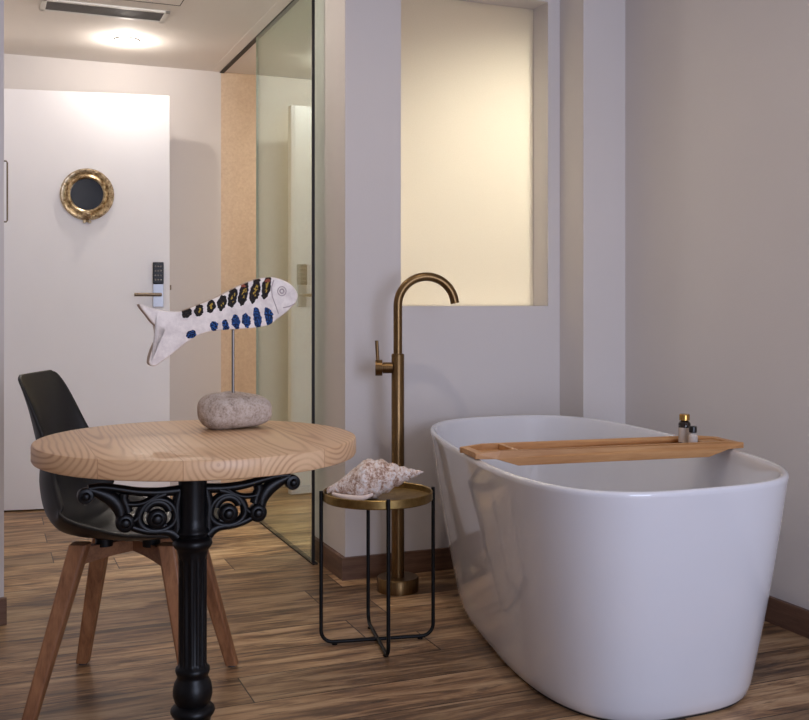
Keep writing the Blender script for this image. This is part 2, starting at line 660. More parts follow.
# ------------------------------------------------------------------ the setting
HC = 2.24      # hall and shower ceiling
RC = 2.70      # main room ceiling
YB = 3.56      # wall behind the tub
XR = 2.295     # right wall
XG = 1.168     # glass plane
YH = 5.49      # wall at the end of the hall
struct(box('floor', M['floor'], -2.6, 2.7, -2.1, 5.7, -0.05, 0.0), 'brown oak plank floor', 'floor')
struct(box('ceiling', M['ceil'], -2.6, 2.5, -2.1, YB, RC, RC + 0.08), 'pale ceiling of the bath room', 'ceiling')

b = MB()
b.box(0.055, 1.165, YB, YH + 0.1, HC, HC + 0.08)
b.box(1.185, 2.75, YB + 0.24, YH + 0.1, HC, HC + 0.08)
b.box(1.165, 1.185, YB, YH + 0.1, HC + 0.02, HC + 0.08)
b.box(-0.045, 1.3, YB - 0.1, YB, HC, RC)
struct(b.build('ceiling_hall', M['ceil']), 'lowered pale ceiling over the entrance hall', 'ceiling')

b = MB()   # wall behind the tub with the window hole, its thickness and the end pillar
X0, X1, WZ0, WZ1 = 1.43, 2.054, 0.992, 2.19
b.box(1.212, X0, YB, YB + 0.24, 0, RC)
b.box(1.212, 1.27, YB + 0.24, YB + 0.40, 0, HC)
b.box(X0, X1, YB, YB + 0.24, 0, WZ0)
b.box(X0, X1, YB, YB + 0.24, WZ1, RC)
b.box(X1, 2.75, YB, YB + 0.24, 0, RC)
struct(b.build('wall_back', M['wall']), 'pale grey wall behind the bathtub', 'wall')
struct(box('wall_column', M['wall'], 2.107, XR + 0.02, 3.385, YB, 0, RC), 'boxed-in pillar in the corner behind the bathtub', 'wall')
struct(box('wall_right', M['wall'], XR, XR + 0.15, -2.1, YB, 0, RC), 'plain grey wall right of the bathtub', 'wall')
b = MB()
b.box(-2.6, 0.055, 3.465, YH + 0.1, 0, RC)
struct(b.build('wall_hall', M['wall']), 'wall block at the left edge leading into the hall', 'wall')
struct(box('wall_left', M['wall'], -2.75, -2.6, -2.1, 3.6, 0, RC), 'left wall of the room', 'wall')
struct(box('wall_end', M['hallwall'], 0.055, 1.169, YH, YH + 0.12, 0, HC), 'pale wall at the end of the hall behind the open door', 'wall')
b = MB()
b.box(1.169, 2.75, YH, YH + 0.12, 0, HC)
b.box(2.65, 2.75, YB + 0.24, YH, 0, HC)
struct(b.build('wall_shower', M['tile']), 'sand coloured wall seen past the glass panel', 'wall')
# wall behind the camera, with the glazed opening that lets the daylight in
b = MB()
b.box(-2.6, 0.25, -2.1, -2.0, 0, RC)
b.box(2.05, 2.5, -2.1, -2.0, 0, RC)
b.box(0.25, 2.05, -2.1, -2.0, 2.25, RC)
b.box(0.25, 2.05, -2.1, -2.0, 0, 0.25)
struct(b.build('wall_front', M['wall']), 'wall with the daylight window', 'wall')
b = MB()
for a in (0.25, 1.13, 2.01):
    b.box(a, a + 0.04, -2.03, -1.99, 0.25, 2.25)
b.box(0.25, 2.05, -2.03, -1.99, 0.25, 0.29)
b.box(0.25, 2.05, -2.03, -1.99, 2.21, 2.25)
struct(b.build('window_2', M['white']), 'white frame of the daylight window', 'window')

# window into the shower
w1 = struct(box('window_1', M['frosted'], X0, X1, YB + 0.117, YB + 0.125, WZ0, WZ1), 'tall frosted cream window lit from the shower behind', 'window')

# skirting boards
SK = 0.081
struct(box('baseboard_back', M['skirt'], 1.195, 2.107, YB - 0.016, YB, 0, SK), 'dark oak skirting under the window wall', 'skirting board')
struct(box('baseboard_pillar', M['skirty'], 1.195, 1.212, YB, YB + 0.38, 0, SK), 'short skirting on the pillar beside the glass', 'skirting board')
struct(box('baseboard_column', M['skirt'], 2.091, XR - 0.016, 3.369, 3.385, 0, SK, bevel=0.002), 'skirting on the corner pillar', 'skirting board')
struct(box('baseboard_right', M['skirty'], XR - 0.016, XR, -2.0, 3.369, 0, SK, bevel=0.002), 'dark oak skirting along the right wall', 'skirting board')
struct(box('baseboard_hall', M['skirt'], -2.6, 0.063, 3.449, 3.465, 0, SK + 0.004, bevel=0.002), 'dark skirting at the left edge', 'skirting board')

# ceiling strip and the black track of the sliding glass
struct(box('trim_1', M['ceil'], 1.112, 1.165, YB, YH, HC - 0.0012, HC + 0.01), 'narrow ceiling strip beside the glass track', 'trim')
struct(box('trim_2', M['track'], 1.162, 1.184, YB + 0.24, YH, HC - 0.006, HC + 0.02), 'black ceiling track above the glass panel', 'trim')
struct(box('trim_3', M['gap'], 1.163, 1.183, YB + 0.24, 4.69, 0.0, 0.006), 'thin dark floor seal under the glass panel', 'trim')
# access hatch in the hall ceiling: a thin shadow gap
b = MB()
hx0, hx1, hy0, hy1, g = 0.16, 0.752, 3.75, 4.335, 0.003
for (a0, a1, c0, c1) in ((hx0, hx1, hy0, hy0 + g), (hx0, hx1, hy1 - g, hy1), (hx0, hx0 + g, hy0, hy1), (hx1 - g, hx1, hy0, hy1)):
    b.box(a0, a1, c0, c1, HC - 0.0015, HC + 0.002)
struct(b.build('trim_4', M['vent_dark']), 'outline of the access hatch beside the ceiling vent', 'trim')

# frameless glass panel
t = empty('glass_panel', (XG, 4.245, 0.006), 'frameless green-tinted sliding glass panel reflecting the open white door', 'glass panel')
box('pane', M['glass'], -0.005, 0.005, -0.43, 0.445, 0.0, HC - 0.012, t)
e = box('edge_seal', M['track'], -0.0055, 0.0055, -0.437, -0.43, 0.0, HC - 0.012, t)
e['label'] = 'dark seal on the near edge'
e = box('polished_edge', M['edge'], -0.005, 0.005, 0.445, 0.449, 0.0, HC - 0.012, t)
e['label'] = 'pale green far edge'

# ------------------------------------------------------------------ door, standing open in front of the end wall
HX, HY = 0.045, 5.326
DA = math.atan2(5.2 - 5.326, 0.851 - 0.045)
DW = math.hypot(0.806, 0.126)
door = bpy.data.objects.new('door_1', None)
door.location = (HX, HY, 0)
door.rotation_euler.z = DA
col.objects.link(door)
struct(door, 'white entrance door standing open', 'door')
box('door_leaf', M['door'], 0, DW, 0, 0.042, 0.008, 2.035, door, bevel=0.003)
U = lambda x: (x - HX) / cos(DA)
box('lock_plate', M['steel'], U(0.770), U(0.822), -0.012, 0.0, 0.985, 1.10, door, bevel=0.002)
k = box('keypad', M['keypad'], U(0.770), U(0.822), -0.022, 0.0, 1.10, 1.207, door, bevel=0.004)
b = MB()
for i in range(4):
    for j in range(3):
        b.lathe([(0.0045, 0), (0.0045, -0.0012)], 10, (U(0.783) + j * 0.013, -0.0215, 1.12 + i * 0.022), 'Y')
kb = b.build('key_buttons', M['vent_slat'], k)
b = MB()
b.tube([(U(0.807), -0.012, 1.046), (U(0.807), -0.05, 1.046)], 0.008, 12)
b.tube([(U(0.812), -0.05, 1.046), (U(0.79), -0.053, 1.046), (U(0.684), -0.053, 1.046)], 0.0085, 12)
b.build('lever_handle', M['lever'], door, smooth=True)
box('latch_bolt', M['lever'], DW, DW + 0.008, 0.012, 0.03, 1.07, 1.095, door, bevel=0.002)

# porthole mirror on the door
dirx = Vector((cos(DA), sin(DA), 0))
pm = Vector((HX, HY, 0)) + dirx * U(0.463)
t = empty('porthole_mirror', (pm.x + 0.0, pm.y, 1.534), 'small round brass porthole mirror hung on the white door', 'mirror', rotz=DA)
b = MB()
prof = [(0.078, -0.002), (0.122, -0.002), (0.127, -0.010), (0.125, -0.02), (0.118, -0.028), (0.108, -0.026), (0.1, -0.02), (0.095, -0.027), (0.086, -0.032), (0.078, -0.026), (0.076, -0.014)]
n = 64
rs = [[(r * cos(2 * pi * j / n), z, r * sin(2 * pi * j / n)) for j in range(n)] for r, z in prof]
rs.append(rs[0])
b.rings(rs, False)
b.build('brass_ring', M['porthole'], t, smooth=True)
b = MB()
b.lathe([(0.079, -0.006), (0.079, -0.012)], 48, (0, 0, 0), 'Y')
b.build('dark_glass', M['mirror'], t, smooth=True)
for k in range(8):
    a = 2 * pi * (k + 0.5) / 8
    b = MB()
    b.sphere((0.112 * cos(a), -0.027, 0.112 * sin(a)), 0.0065, 12, 8, 1, 0.6, 1)
    b.build('rivet', M['porthole'], t, smooth=True)
b = MB()
b.tube([(0, -0.022, -0.088), (0, -0.045, -0.094)], 0.008, 12)
b.sphere((0, -0.046, -0.096), 0.015, 14, 10, 1.6, 0.8, 0.8)
b.tube([(-0.02, -0.03, -0.105), (0.02, -0.03, -0.105)], 0.007, 12)
b.build('wing_screw', M['porthole'], t, smooth=True)
b = MB()
b.box(-0.018, -0.006, -0.022, -0.004, -0.14, -0.112)
b.box(0.006, 0.018, -0.022, -0.004, -0.14, -0.112)
b.tube([(-0.02, -0.014, -0.132), (0.02, -0.014, -0.132)], 0.004, 10)
b.build('hinge', M['porthole'], t, bevel=0.002)

# pull handle at the far left edge
t = empty('pull_handle', (0.055, 4.45, 1.33), 'thin steel pull handle on the hall wall at the left edge', 'handle')
b = MB()
b.tube([(0.0, 0, 0), (0.024, 0, 0), (0.028, 0, 0.006), (0.028, 0, 0.238), (0.024, 0, 0.244), (0.0, 0, 0.244)], 0.0032, 10)
b.build('grip', M['lever'], t, smooth=True)

# ------------------------------------------------------------------ ceiling fittings
t = empty('ceiling_vent', (0.47, 4.515, HC), 'white slotted air vent in the hall ceiling', 'vent')
b = MB()
vx, vy = 0.258, 0.085
b.box(-vx, vx, -vy, -vy + 0.018, -0.008, 0)
b.box(-vx, vx, vy - 0.018, vy, -0.008, 0)
b.box(-vx, -vx + 0.022, -vy, vy, -0.008, 0)
b.box(vx - 0.022, vx, -vy, vy, -0.008, 0)
b.build('frame', M['white'], t, bevel=0.002)
box('cavity', M['vent_dark'], -vx + 0.02, vx - 0.02, -vy + 0.016, vy - 0.016, -0.0015, 0, t)
b = MB()
for k in range(7):
    y = -vy + 0.028 + k * 0.0189
    b.box(-vx + 0.021, vx - 0.021, y, y + 0.006, -0.006, -0.0025)
b.build('slats', M['vent_slat'], t)


def downlight(loc, label, group='recessed ceiling lamps'):
    t = empty('ceiling_lamp', loc, label, 'lamp', group)
    b = MB()
    prof = [(0.046, -0.001), (0.056, -0.001), (0.057, -0.003), (0.054, -0.006), (0.046, -0.006)]
    n = 40
    rs = [[(r * cos(2 * pi * j / n), r * sin(2 * pi * j / n), z) for j in range(n)] for r, z in prof]
    rs.append(rs[0])
    b.rings(rs, False)
    b.build('bezel', M['white'], t, smooth=True)
    b = MB()
    b.lathe([(0.02, -0.0085), (0.038, -0.0075), (0.046, -0.0055), (0.046, -0.002)], 40)
    b.build('lens', M['bulb'], t, smooth=True)
    return t


downlight((0.617, 4.985, HC), 'bright round recessed lamp in the hall ceiling')
downlight((0.617, 3.85, HC), 'added unseen fill lamp at the near end of the hall ceiling')  # fitting made up for the added hall fill
downlight((1.75, 4.9, HC), 'round recessed lamp over the shower, behind the glass')
downlight((2.15, 4.55, HC), 'round recessed lamp over the shower, behind the frosted window')
downlight((0.95, 2.35, RC), 'round recessed lamp over the space beside the bathtub')
downlight((-0.9, 1.6, RC), 'round recessed lamp over the left of the room')

# ------------------------------------------------------------------ bathtub
TC = (1.66, 2.69)


def tub_ring(cx, cy, a, b_, n, z, k=-0.067, sh=0.156, sh2=0.012, cnt=128):
    out = []
    for i in range(cnt):
        t = 2 * pi * i / cnt
        ct, st = cos(t), sin(t)
        x = b_ * math.copysign(abs(ct) ** (2 / n), ct)
        y = a * math.copysign(abs(st) ** (2 / n), st)
        x *= 1 + k * y / a
        out.append((cx + x + sh * y - TC[0], cy + y + sh2 * x - TC[1], z))
    return out


def tub_out(f, off=0.0, z=None):
    s = f
    lerp = lambda p, q: p + (q - p) * s
    return tub_ring(lerp(1.679, 1.651), lerp(2.703, 2.687), lerp(0.655, 0.772) + off, lerp(0.322, 0.396) + off, lerp(2.96, 3.18), lerp(0.0, 0.58) if z is None else z)


t = empty('bathtub', (*TC, 0), 'white oval freestanding bathtub beside the right wall', 'bathtub')
b = MB()
rings = []
rings.append(tub_out(0.0, -0.006, 0.006))
rings.append(tub_out(0.0, 0.0, 0.012))
for i in range(1, 15):
    f = i / 15
    rings.append(tub_out(f, 0.006 * sin(pi * f)))
rings += [tub_out(0.975, 0.001), tub_out(0.99, 0.0005), tub_out(1.0, -0.003), tub_out(1.0, -0.009, 0.5815), tub_out(1.0, -0.015, 0.580), tub_out(1.0, -0.019, 0.575)]
inn = [(0.565, -0.022), (0.53, -0.030), (0.47, -0.042), (0.40, -0.058), (0.33, -0.078), (0.27, -0.098), (0.22, -0.122), (0.18, -0.155), (0.155, -0.195), (0.145, -0.24)]
for z, o in inn:
    rings.append(tub_out(1.0, o, z))
b.rings(rings, True)
b.build('basin', M['acrylic'], t, smooth=True, angle=60)
b = MB()
b.rings([tub_out(0.0, -0.010, 0.0), tub_out(0.0, -0.010, 0.0062)], True)
b.build('base_shadow_gap', M['gap'], t)  # dark inset foot, its colour paints the shadow gap under the tub
b = MB()
b.lathe([(0.03, 0.0), (0.03, 0.006), (0.026, 0.008), (0.0, 0.008)][:3], 32, (0.02, -0.1, 0.1452))
b.build('drain', M['chrome'], t, smooth=True)

# ------------------------------------------------------------------ bath board
BA = math.atan2(-0.09, 0.80)
BZ = 0.5835
t = empty('bath_board', (1.633, 2.515, BZ), 'bamboo bath board lying across the rim of the white tub', 'bath board', rotz=BA)
hw, hl = 0.078, 0.411
b = MB()
# rails with tapered ends, a deeper middle and an open slot at each end
pr = [(-hl, 0.000), (-hl, 0.016), (-hl + 0.07, 0.022), (hl - 0.07, 0.022), (hl, 0.016), (hl, 0.000), (hl - 0.055, 0.0), (hl - 0.12, -0.020), (-hl + 0.12, -0.020), (-hl + 0.055, 0.0)]


def rail(mb, y0, y1, w0=0.0):
    k = len(pr)
    vs = []
    for y, s in ((y0, 1), (y1, 1)):
        for (x, z) in pr:
            f = 1.0 if abs(x) < hl - 0.05 else (0.86 if abs(x) > hl - 0.01 else 0.95)
            vs.append((x, y * (f if abs(y) > 0.05 else 1), z))
    fs = [tuple(range(k)), tuple(range(2 * k - 1, k - 1, -1))]
    for i in range(k):
        j = (i + 1) % k
        fs.append((i, i + k, j + k, j))
    mb.add(vs, fs)


rail(b, -hw, -hw + 0.014)
b.build('side_rail', M['bamboo'], t, bevel=0.0015)
b = MB()
rail(b, hw - 0.014, hw)
b.build('side_rail', M['bamboo'], t, bevel=0.0015)
b = MB()
b.box(-hl + 0.115, hl - 0.115, -hw + 0.013, hw - 0.013, -0.004, 0.004)
b.build('tray_bottom', M['bamboo'], t, bevel=0.001)
for s in (-1, 1):
    xs = sorted((s * (hl - 0.115), s * (hl - 0.128)))
    box('cross_bar', M['bamboo'], xs[0], xs[1], -hw + 0.013, hw - 0.013, -0.004, 0.021, t, bevel=0.0015)
    xs = sorted((s * (hl - 0.003), s * (hl - 0.028)))
    box('cross_bar', M['bamboo'], xs[0], xs[1], -hw + 0.020, hw - 0.020, 0.001, 0.016, t, bevel=0.0015)
box('end_panel', M['bamboo'], hl - 0.115, hl - 0.028, -hw + 0.013, hw - 0.013, 0.002, 0.012, t, bevel=0.001)
box('end_panel', M['bamboo'], -hl + 0.028, -hl + 0.115, -hw + 0.013, hw - 0.013, 0.002, 0.006, t, bevel=0.001)


def bottle(name, loc, h, r, capm, label, caph=0.2):
    t = empty(name, loc, label, 'bottle')
    b = MB()
    hb = h * (1 - caph) - 0.004
    b.lathe([(r * 0.92, 0), (r, 0.002), (r, hb - 0.006), (r * 0.8, hb), (r * 0.5, hb + 0.003), (r * 0.5, hb + 0.006)], 28)
    b.build('glass_body', M['bottle'], t, smooth=True)
    b = MB()
    n = 20
    rs = [[((r + 0.0006) * cos(a), (r + 0.0006) * sin(a), z) for a in [pi * 0.9 + 1.3 * pi * j / (n - 1) * 0.8 for j in range(n)]] for z in (hb * 0.12, hb * 0.75)]
    b.rings(rs, False, False)
    o = b.build('paper_label', M['label'], t, smooth=True)
    b = MB()
    z0 = h * (1 - caph)
    b.lathe([(r * 0.86, z0), (r * 0.86, h - 0.003), (r * 0.78, h), (r * 0.3, h)], 28)
    b.build('cap', capm, t, smooth=True)
    return t


bottle('toiletry_bottle', (1.900, 2.500, BZ + 0.0042), 0.090, 0.0175, M['goldcap'], 'taller dark bottle with a gold cap on the bath board')
bottle('toiletry_bottle', (1.893, 2.452, BZ + 0.0042), 0.060, 0.013, M['blackcap'], 'shorter bottle with a pale body and a black cap on the bath board', 0.3)
bottle_small = [o for o in bpy.data.objects if o.name.startswith('glass_body')][-1]
bottle_small.data.materials[0] = M['label']

# ------------------------------------------------------------------ floor-standing tap
FX, FY = 1.338, 3.36
t = empty('bath_tap', (FX, FY, 0), 'tall brushed bronze floor-standing tap with a curved spout beside the tub', 'tap')
b = MB()
b.lathe([(0.073, 0.0), (0.073, 0.044), (0.070, 0.048), (0.02, 0.048)], 56)
b.build('floor_flange', M['bronze'], t, smooth=True)
b = MB()
b.lathe([(0.0225, 0.046), (0.0225, 0.822), (0.021, 0.826), (0.01, 0.826)], 32)
b.build('column', M['bronze'], t, smooth=True)
rx, ry = 0.965, -0.262      # direction of the spout on plan
rad = 0.101
path = [(0, 0, 0.82), (0, 0, 0.90), (0, 0, 0.985)]
zc = 0.995
for i in range(0, 33):
    a = pi - (pi * 0.93) * i / 32
    path.append(((rad + rad * cos(a)) * rx, (rad + rad * cos(a)) * ry, zc + rad * sin(a)))
lx, lz = path[-1][0], path[-1][2]
path.append((lx + 0.003 * rx, lx * 0 + path[-1][1], lz - 0.014))
b = MB()
b.tube(path, 0.0155, 20)
b.build('spout', M['bronze'], t, smooth=True)
b = MB()
hx, hy = -0.927, 0.376
hz = 0.777
b.tube([(hx * 0.018, hy * 0.018, hz), (hx * 0.052, hy * 0.052, hz)], 0.0195, 24)
b.tube([(hx * 0.050, hy * 0.050, hz), (hx * 0.056, hy * 0.056, hz)], 0.016, 24)
b.tube([(hx * 0.054, hy * 0.054, hz), (hx * 0.078, hy * 0.078, hz)], 0.028, 28)
vb = b.build('valve_body', M['bronze'], t, smooth=True)
b = MB()
b.tube([(hx * 0.070, hy * 0.070, hz + 0.02), (hx * 0.074, hy * 0.074, hz + 0.095)], 0.0062, 14)
b.build('lever', M['bronze'], vb, smooth=True)

# ------------------------------------------------------------------ side table with the gold tray
SX, SY = 1.078, 2.868
SA = math.atan2(2.734 - 2.892, 1.053 - 1.082)   # direction of the front leg
t = empty('side_table', (SX, SY, 0), 'small round side table with gold tray top and thin black rod legs', 'side table')
rT = 0.160
b = MB()
prof = [(0.02, 0.424), (rT - 0.004, 0.424), (rT, 0.421), (rT + 0.003, 0.424), (rT + 0.003, 0.446), (rT + 0.001, 0.448), (rT - 0.002, 0.446), (rT - 0.003, 0.430), (rT - 0.006, 0.428), (0.02, 0.428)]
n = 64
rs = [[(r * cos(2 * pi * j / n), r * sin(2 * pi * j / n), z) for j in range(n)] for r, z in prof]
b.rings(rs, True)
b.build('tray_top', M['gold'], t, smooth=True, angle=35)
for k in range(4):
    a = SA + k * pi / 2
    d = Vector((cos(a), sin(a), 0))
    p = []
    rl = rT + 0.0085
    p.append(d * rl + Vector((0, 0, 0.452)))
    p.append(d * rl + Vector((0, 0, 0.30)))
    zb = 0.0085 if k % 2 == 0 else 0.0085
    cr = 0.035
    p.append(d * rl + Vector((0, 0, zb + cr + 0.02)))
    for i in range(9):
        q = pi / 2 * i / 8
        p.append(d * (rl - cr + cr * cos(q)) + Vector((0, 0, zb + cr - cr * sin(q))))
    p.append(d * 0.05 + Vector((0, 0, zb)))
    p.append(d * 0.001 + Vector((0, 0, zb)))
    b = MB()
    b.tube(p, 0.0056, 12)
    lg = b.build('leg', M['black'], t, smooth=True)
    b = MB()
    b.lathe([(0.008, 0), (0.008, 0.004)], 16, tuple(d * (rl - 0.04)))
    b.build('foot_pad', M['black'], lg)

# ------------------------------------------------------------------ conch
cr_ = Vector((0.927, -0.376, 0))
t = empty('sea_shell', (1.064, 2.852, 0.4285), 'large mottled pale sea shell lying on the gold tray', 'shell', rotz=math.atan2(-0.376, 0.927))
LEN = 0.286
env = [(0.0, 0.001), (0.05, 0.007), (0.12, 0.0135), (0.2, 0.022), (0.3, 0.034), (0.38, 0.044), (0.46, 0.052), (0.54, 0.0555), (0.62, 0.052), (0.7, 0.042), (0.78, 0.029), (0.86, 0.018), (0.93, 0.012), (1.0, 0.008)]


def envr(u):
    for (a, ra), (c, rc) in zip(env, env[1:]):
        if u <= c:
            q = (u - a) / (c - a)
            return ra + (rc - ra) * q
    return env[-1][1]


b = MB()
NU, NV = 150, 96
rs = []
for i in range(NU + 1):
    u = i / NU
    ring = []
    for j in range(NV):
        a = 2 * pi * j / NV
        ph = 6.2 * (1 - math.exp(-2.0 * u)) / (1 - math.exp(-2.0)) * 1.15 - a / (2 * pi)
        fr = ph - math.floor(ph)
        # whorls: the suture is tight, the shoulder bulges
        amp = 0.20 * max(0.0, 1 - u * 1.25) + 0.03
        bul = 1 + amp * (sin(pi * fr) ** 0.7 - 0.65)
        knob = 1 + 0.05 * max(0, sin(pi * fr)) ** 3 * (0.5 + 0.5 * cos(11 * a + 9 * ph)) * (1 if u < 0.75 else 0.2)
        ridge = 1 + 0.012 * sin(ph * 2 * pi * 5)
        r = envr(u) * bul * knob * ridge
        # outer lip swells on the viewer's lower side
        lip = max(0.0, cos(a - pi * 1.35)) ** 3 * math.exp(-((u - 0.70) / 0.16) ** 2) * 0.014
        r += lip
        x = LEN / 2 - u * LEN
        zc = 0.054 + 0.026 * (1 - u) ** 2 * 0.9 - 0.034 * max(0, (u - 0.6) / 0.4) ** 1.3
        yc = 0.012 * max(0, (u - 0.6) / 0.4)
        ring.append((x, yc + r * cos(a) * 0.92, zc + r * sin(a)))
    rs.append(ring)
b.rings(rs, True)
b.build('spiral_body', M['conch'], t, smooth=True, angle=180)
b = MB()
p = smooth_path([(-0.005, -0.046, 0.020), (-0.035, -0.052, 0.010), (-0.07, -0.043, 0.008), (-0.10, -0.024, 0.010), (-0.125, -0.006, 0.014)], 8)
m_ = len(p)
b.tube(p, [0.0045 + 0.005 * sin(pi * i / (m_ - 1)) for i in range(m_)], 12)
lp = b.build('pale_lip', plain('shell_lip_porcelain', L(232, 214, 204), 0.3), t, smooth=True)
lp['label'] = 'smooth pale lip along the opening'

# ------------------------------------------------------------------ round bistro table
TX, TY = 0.361, 1.947
t = empty('bistro_table', (TX, TY, 0), 'round pine-topped bistro table on an ornate black cast-iron base', 'table')
b = MB()
r = 0.2965
b.lathe([(r - 0.006, 0.716), (r - 0.002, 0.7175), (r, 0.721), (r, 0.745), (r - 0.0015, 0.7485), (r - 0.005, 0.75)], 128, (0.0105, 0, 0))
b.build('tabletop', M['table'], t, smooth=True, angle=35)
b = MB()
prof = [(0.06, 0.7158), (0.06, 0.708), (0.030, 0.706), (0.0265, 0.69), (0.0258, 0.60), (0.0265, 0.565), (0.030, 0.56), (0.0315, 0.555), (0.028, 0.551), (0.0275, 0.547),
        (0.035, 0.542), (0.037, 0.534), (0.034, 0.527), (0.0295, 0.523), (0.0285, 0.518)]
prof += [(0.0295, 0.514, 0.0), (0.0292, 0.508, 0.11), (0.0292, 0.42, 0.11), (0.0292, 0.318, 0.11), (0.0295, 0.311, 0.0)]
prof += [(0.031, 0.308), (0.0325, 0.303), (0.031, 0.297), (0.0285, 0.293), (0.029, 0.288), (0.034, 0.279), (0.0365, 0.268), (0.0368, 0.257), (0.034, 0.246), (0.031, 0.240),
         (0.035, 0.237), (0.040, 0.232), (0.0415, 0.226), (0.039, 0.220), (0.034, 0.214), (0.030, 0.19), (0.032, 0.16), (0.042, 0.13), (0.056, 0.115), (0.060, 0.10), (0.050, 0.08), (0.03, 0.07)]
def lift(z):
    return z + (0.018 if 0.516 < z < 0.57 else (0.012 if 0.20 < z < 0.515 else 0.0))


prof = [((p[0] * 0.9 if 0.31 < p[1] < 0.516 else p[0]), lift(p[1])) + tuple(p[2:]) for p in prof]
b.lathe(prof, 96)
b.build('fluted_column', M['iron'], t, smooth=True, angle=50)
# scrolled brackets, drawn in the x-z plane
DEP = 0.0095


def arc(cx, cz, r, a0, a1, n=28):
    return [(cx + r * cos(R(a0 + (a1 - a0) * i / n)), 0, cz + r * sin(R(a0 + (a1 - a0) * i / n))) for i in range(n + 1)]


def knob(mb, x, z, r):
    rs = []
    n = 28
    for (rr, yy) in ((0.25, -1.0), (0.45, -0.9), (0.55, -0.68), (0.9, -0.62), (1.0, -0.45), (1.0, 0.45), (0.9, 0.62), (0.55, 0.68), (0.45, 0.9), (0.25, 1.0)):
        rs.append([(x + r * rr * cos(2 * pi * j / n), yy * 0.016, z + r * rr * sin(2 * pi * j / n)) for j in range(n)])
    mb.rings(rs, True)


for s in (1, -1):
    b = MB()
    S = lambda pts: [(s * p[0], p[1], p[2] + 0.003 if p[2] > 0.6 else 0.603 + (p[2] - 0.6) * 0.72) for p in pts]
    up = (0, 1, 0)
    # top bar
    q = smooth_path([(0.020, 0, 0.650), (0.06, 0, 0.6485), (0.10, 0, 0.652), (0.135, 0, 0.6595), (0.165, 0, 0.665), (0.188, 0, 0.664)], 8)
    b.tube(S(q), [0.0095 - 0.003 * i / (len(q) - 1) for i in range(len(q))], 12, ry=DEP, up=up)
    # tip curl
    knob(b, s * 0.193, 0.6535, 0.0145)
    # outer diagonal from the tip down to the small curl
    q = smooth_path([(0.186, 0, 0.662), (0.163, 0, 0.652), (0.145, 0, 0.640), (0.133, 0, 0.622), (0.130, 0, 0.600)], 8)
    b.tube(S(q), [0.008 + 0.006 * sin(pi * i / (len(q) - 1)) for i in range(len(q))], 12, ry=DEP, up=up)
    knob(b, s * 0.1235, 0.6, 0.0175)
    # web between the upper bar, the ring and the small curl
    q = smooth_path([(0.125, 0, 0.650), (0.126, 0, 0.640), (0.122, 0, 0.630), (0.118, 0, 0.615)], 8)
    b.tube(S(q), 0.0095, 12, ry=DEP, up=up)
    q = smooth_path([(0.125, 0, 0.632), (0.108, 0, 0.6295), (0.092, 0, 0.631), (0.078, 0, 0.637), (0.064, 0, 0.646)], 8)
    b.tube(S(q), 0.0056, 12, ry=DEP, up=up)
    q = smooth_path([(0.05, 0, 0.645), (0.066, 0, 0.640), (0.084, 0, 0.630), (0.093, 0, 0.618), (0.1, 0, 0.606), (0.112, 0, 0.596)], 8)
    b.tube(S(q), [0.008 - 0.002 * i / (len(q) - 1) for i in range(len(q))], 12, ry=DEP, up=up)
    # big ring, thick against the column, with its inner volute
    b.tube(S(arc(0.0655, 0.602, 0.0335, 0, 360, 48)), 0.0082, 12, ry=DEP, up=up, cap=False)
    knob(b, s * 0.0665, 0.603, 0.0185)
    b.tube(S(arc(0.066, 0.607, 0.024, 20, 165)), 0.009, 12, ry=DEP, up=up)
    b.tube(S(arc(0.062, 0.601, 0.021, 232, 275)), 0.0066, 12, ry=DEP, up=up)
    # link from the ring's underside to the small curl
    q = smooth_path([(0.066, 0, 0.5665), (0.084, 0, 0.570), (0.102, 0, 0.578), (0.118, 0, 0.589)], 8)
    b.tube(S(q), 0.0078, 12, ry=DEP, up=up)
    # foot of the bracket on the column
    q = smooth_path([(0.066, 0, 0.5675), (0.050, 0, 0.566), (0.038, 0, 0.560), (0.028, 0, 0.548)], 8)
    b.tube(S(q), [0.0078 + 0.004 * i / (len(q) - 1) for i in range(len(q))], 12, ry=DEP, up=up)
    q = smooth_path([(0.024, 0, 0.648), (0.030, 0, 0.62), (0.029, 0, 0.59), (0.029, 0, 0.56)], 6)
    b.tube(S(q), 0.010, 12, ry=DEP, up=up)
    b.build('scroll_bracket', M['iron'], t, smooth=True, angle=50)
for k in range(4):
    a = pi / 4 + k * pi / 2
    d = Vector((cos(a), sin(a), 0))
    q = smooth_path([d * 0.04 + Vector((0, 0, 0.11)), d * 0.09 + Vector((0, 0, 0.105)), d * 0.14 + Vector((0, 0, 0.06)), d * 0.19 + Vector((0, 0, 0.025)), d * 0.235 + Vector((0, 0, 0.016))], 8)
    b = MB()
    b.tube(q, [0.018 - 0.005 * i / (len(q) - 1) for i in range(len(q))], 12)
    c0 = d * 0.235
    b.lathe([(0.018, 0.0), (0.021, 0.006), (0.02, 0.02), (0.012, 0.03)], 20, tuple(c0))
    b.build('foot', M['iron'], t, smooth=True)

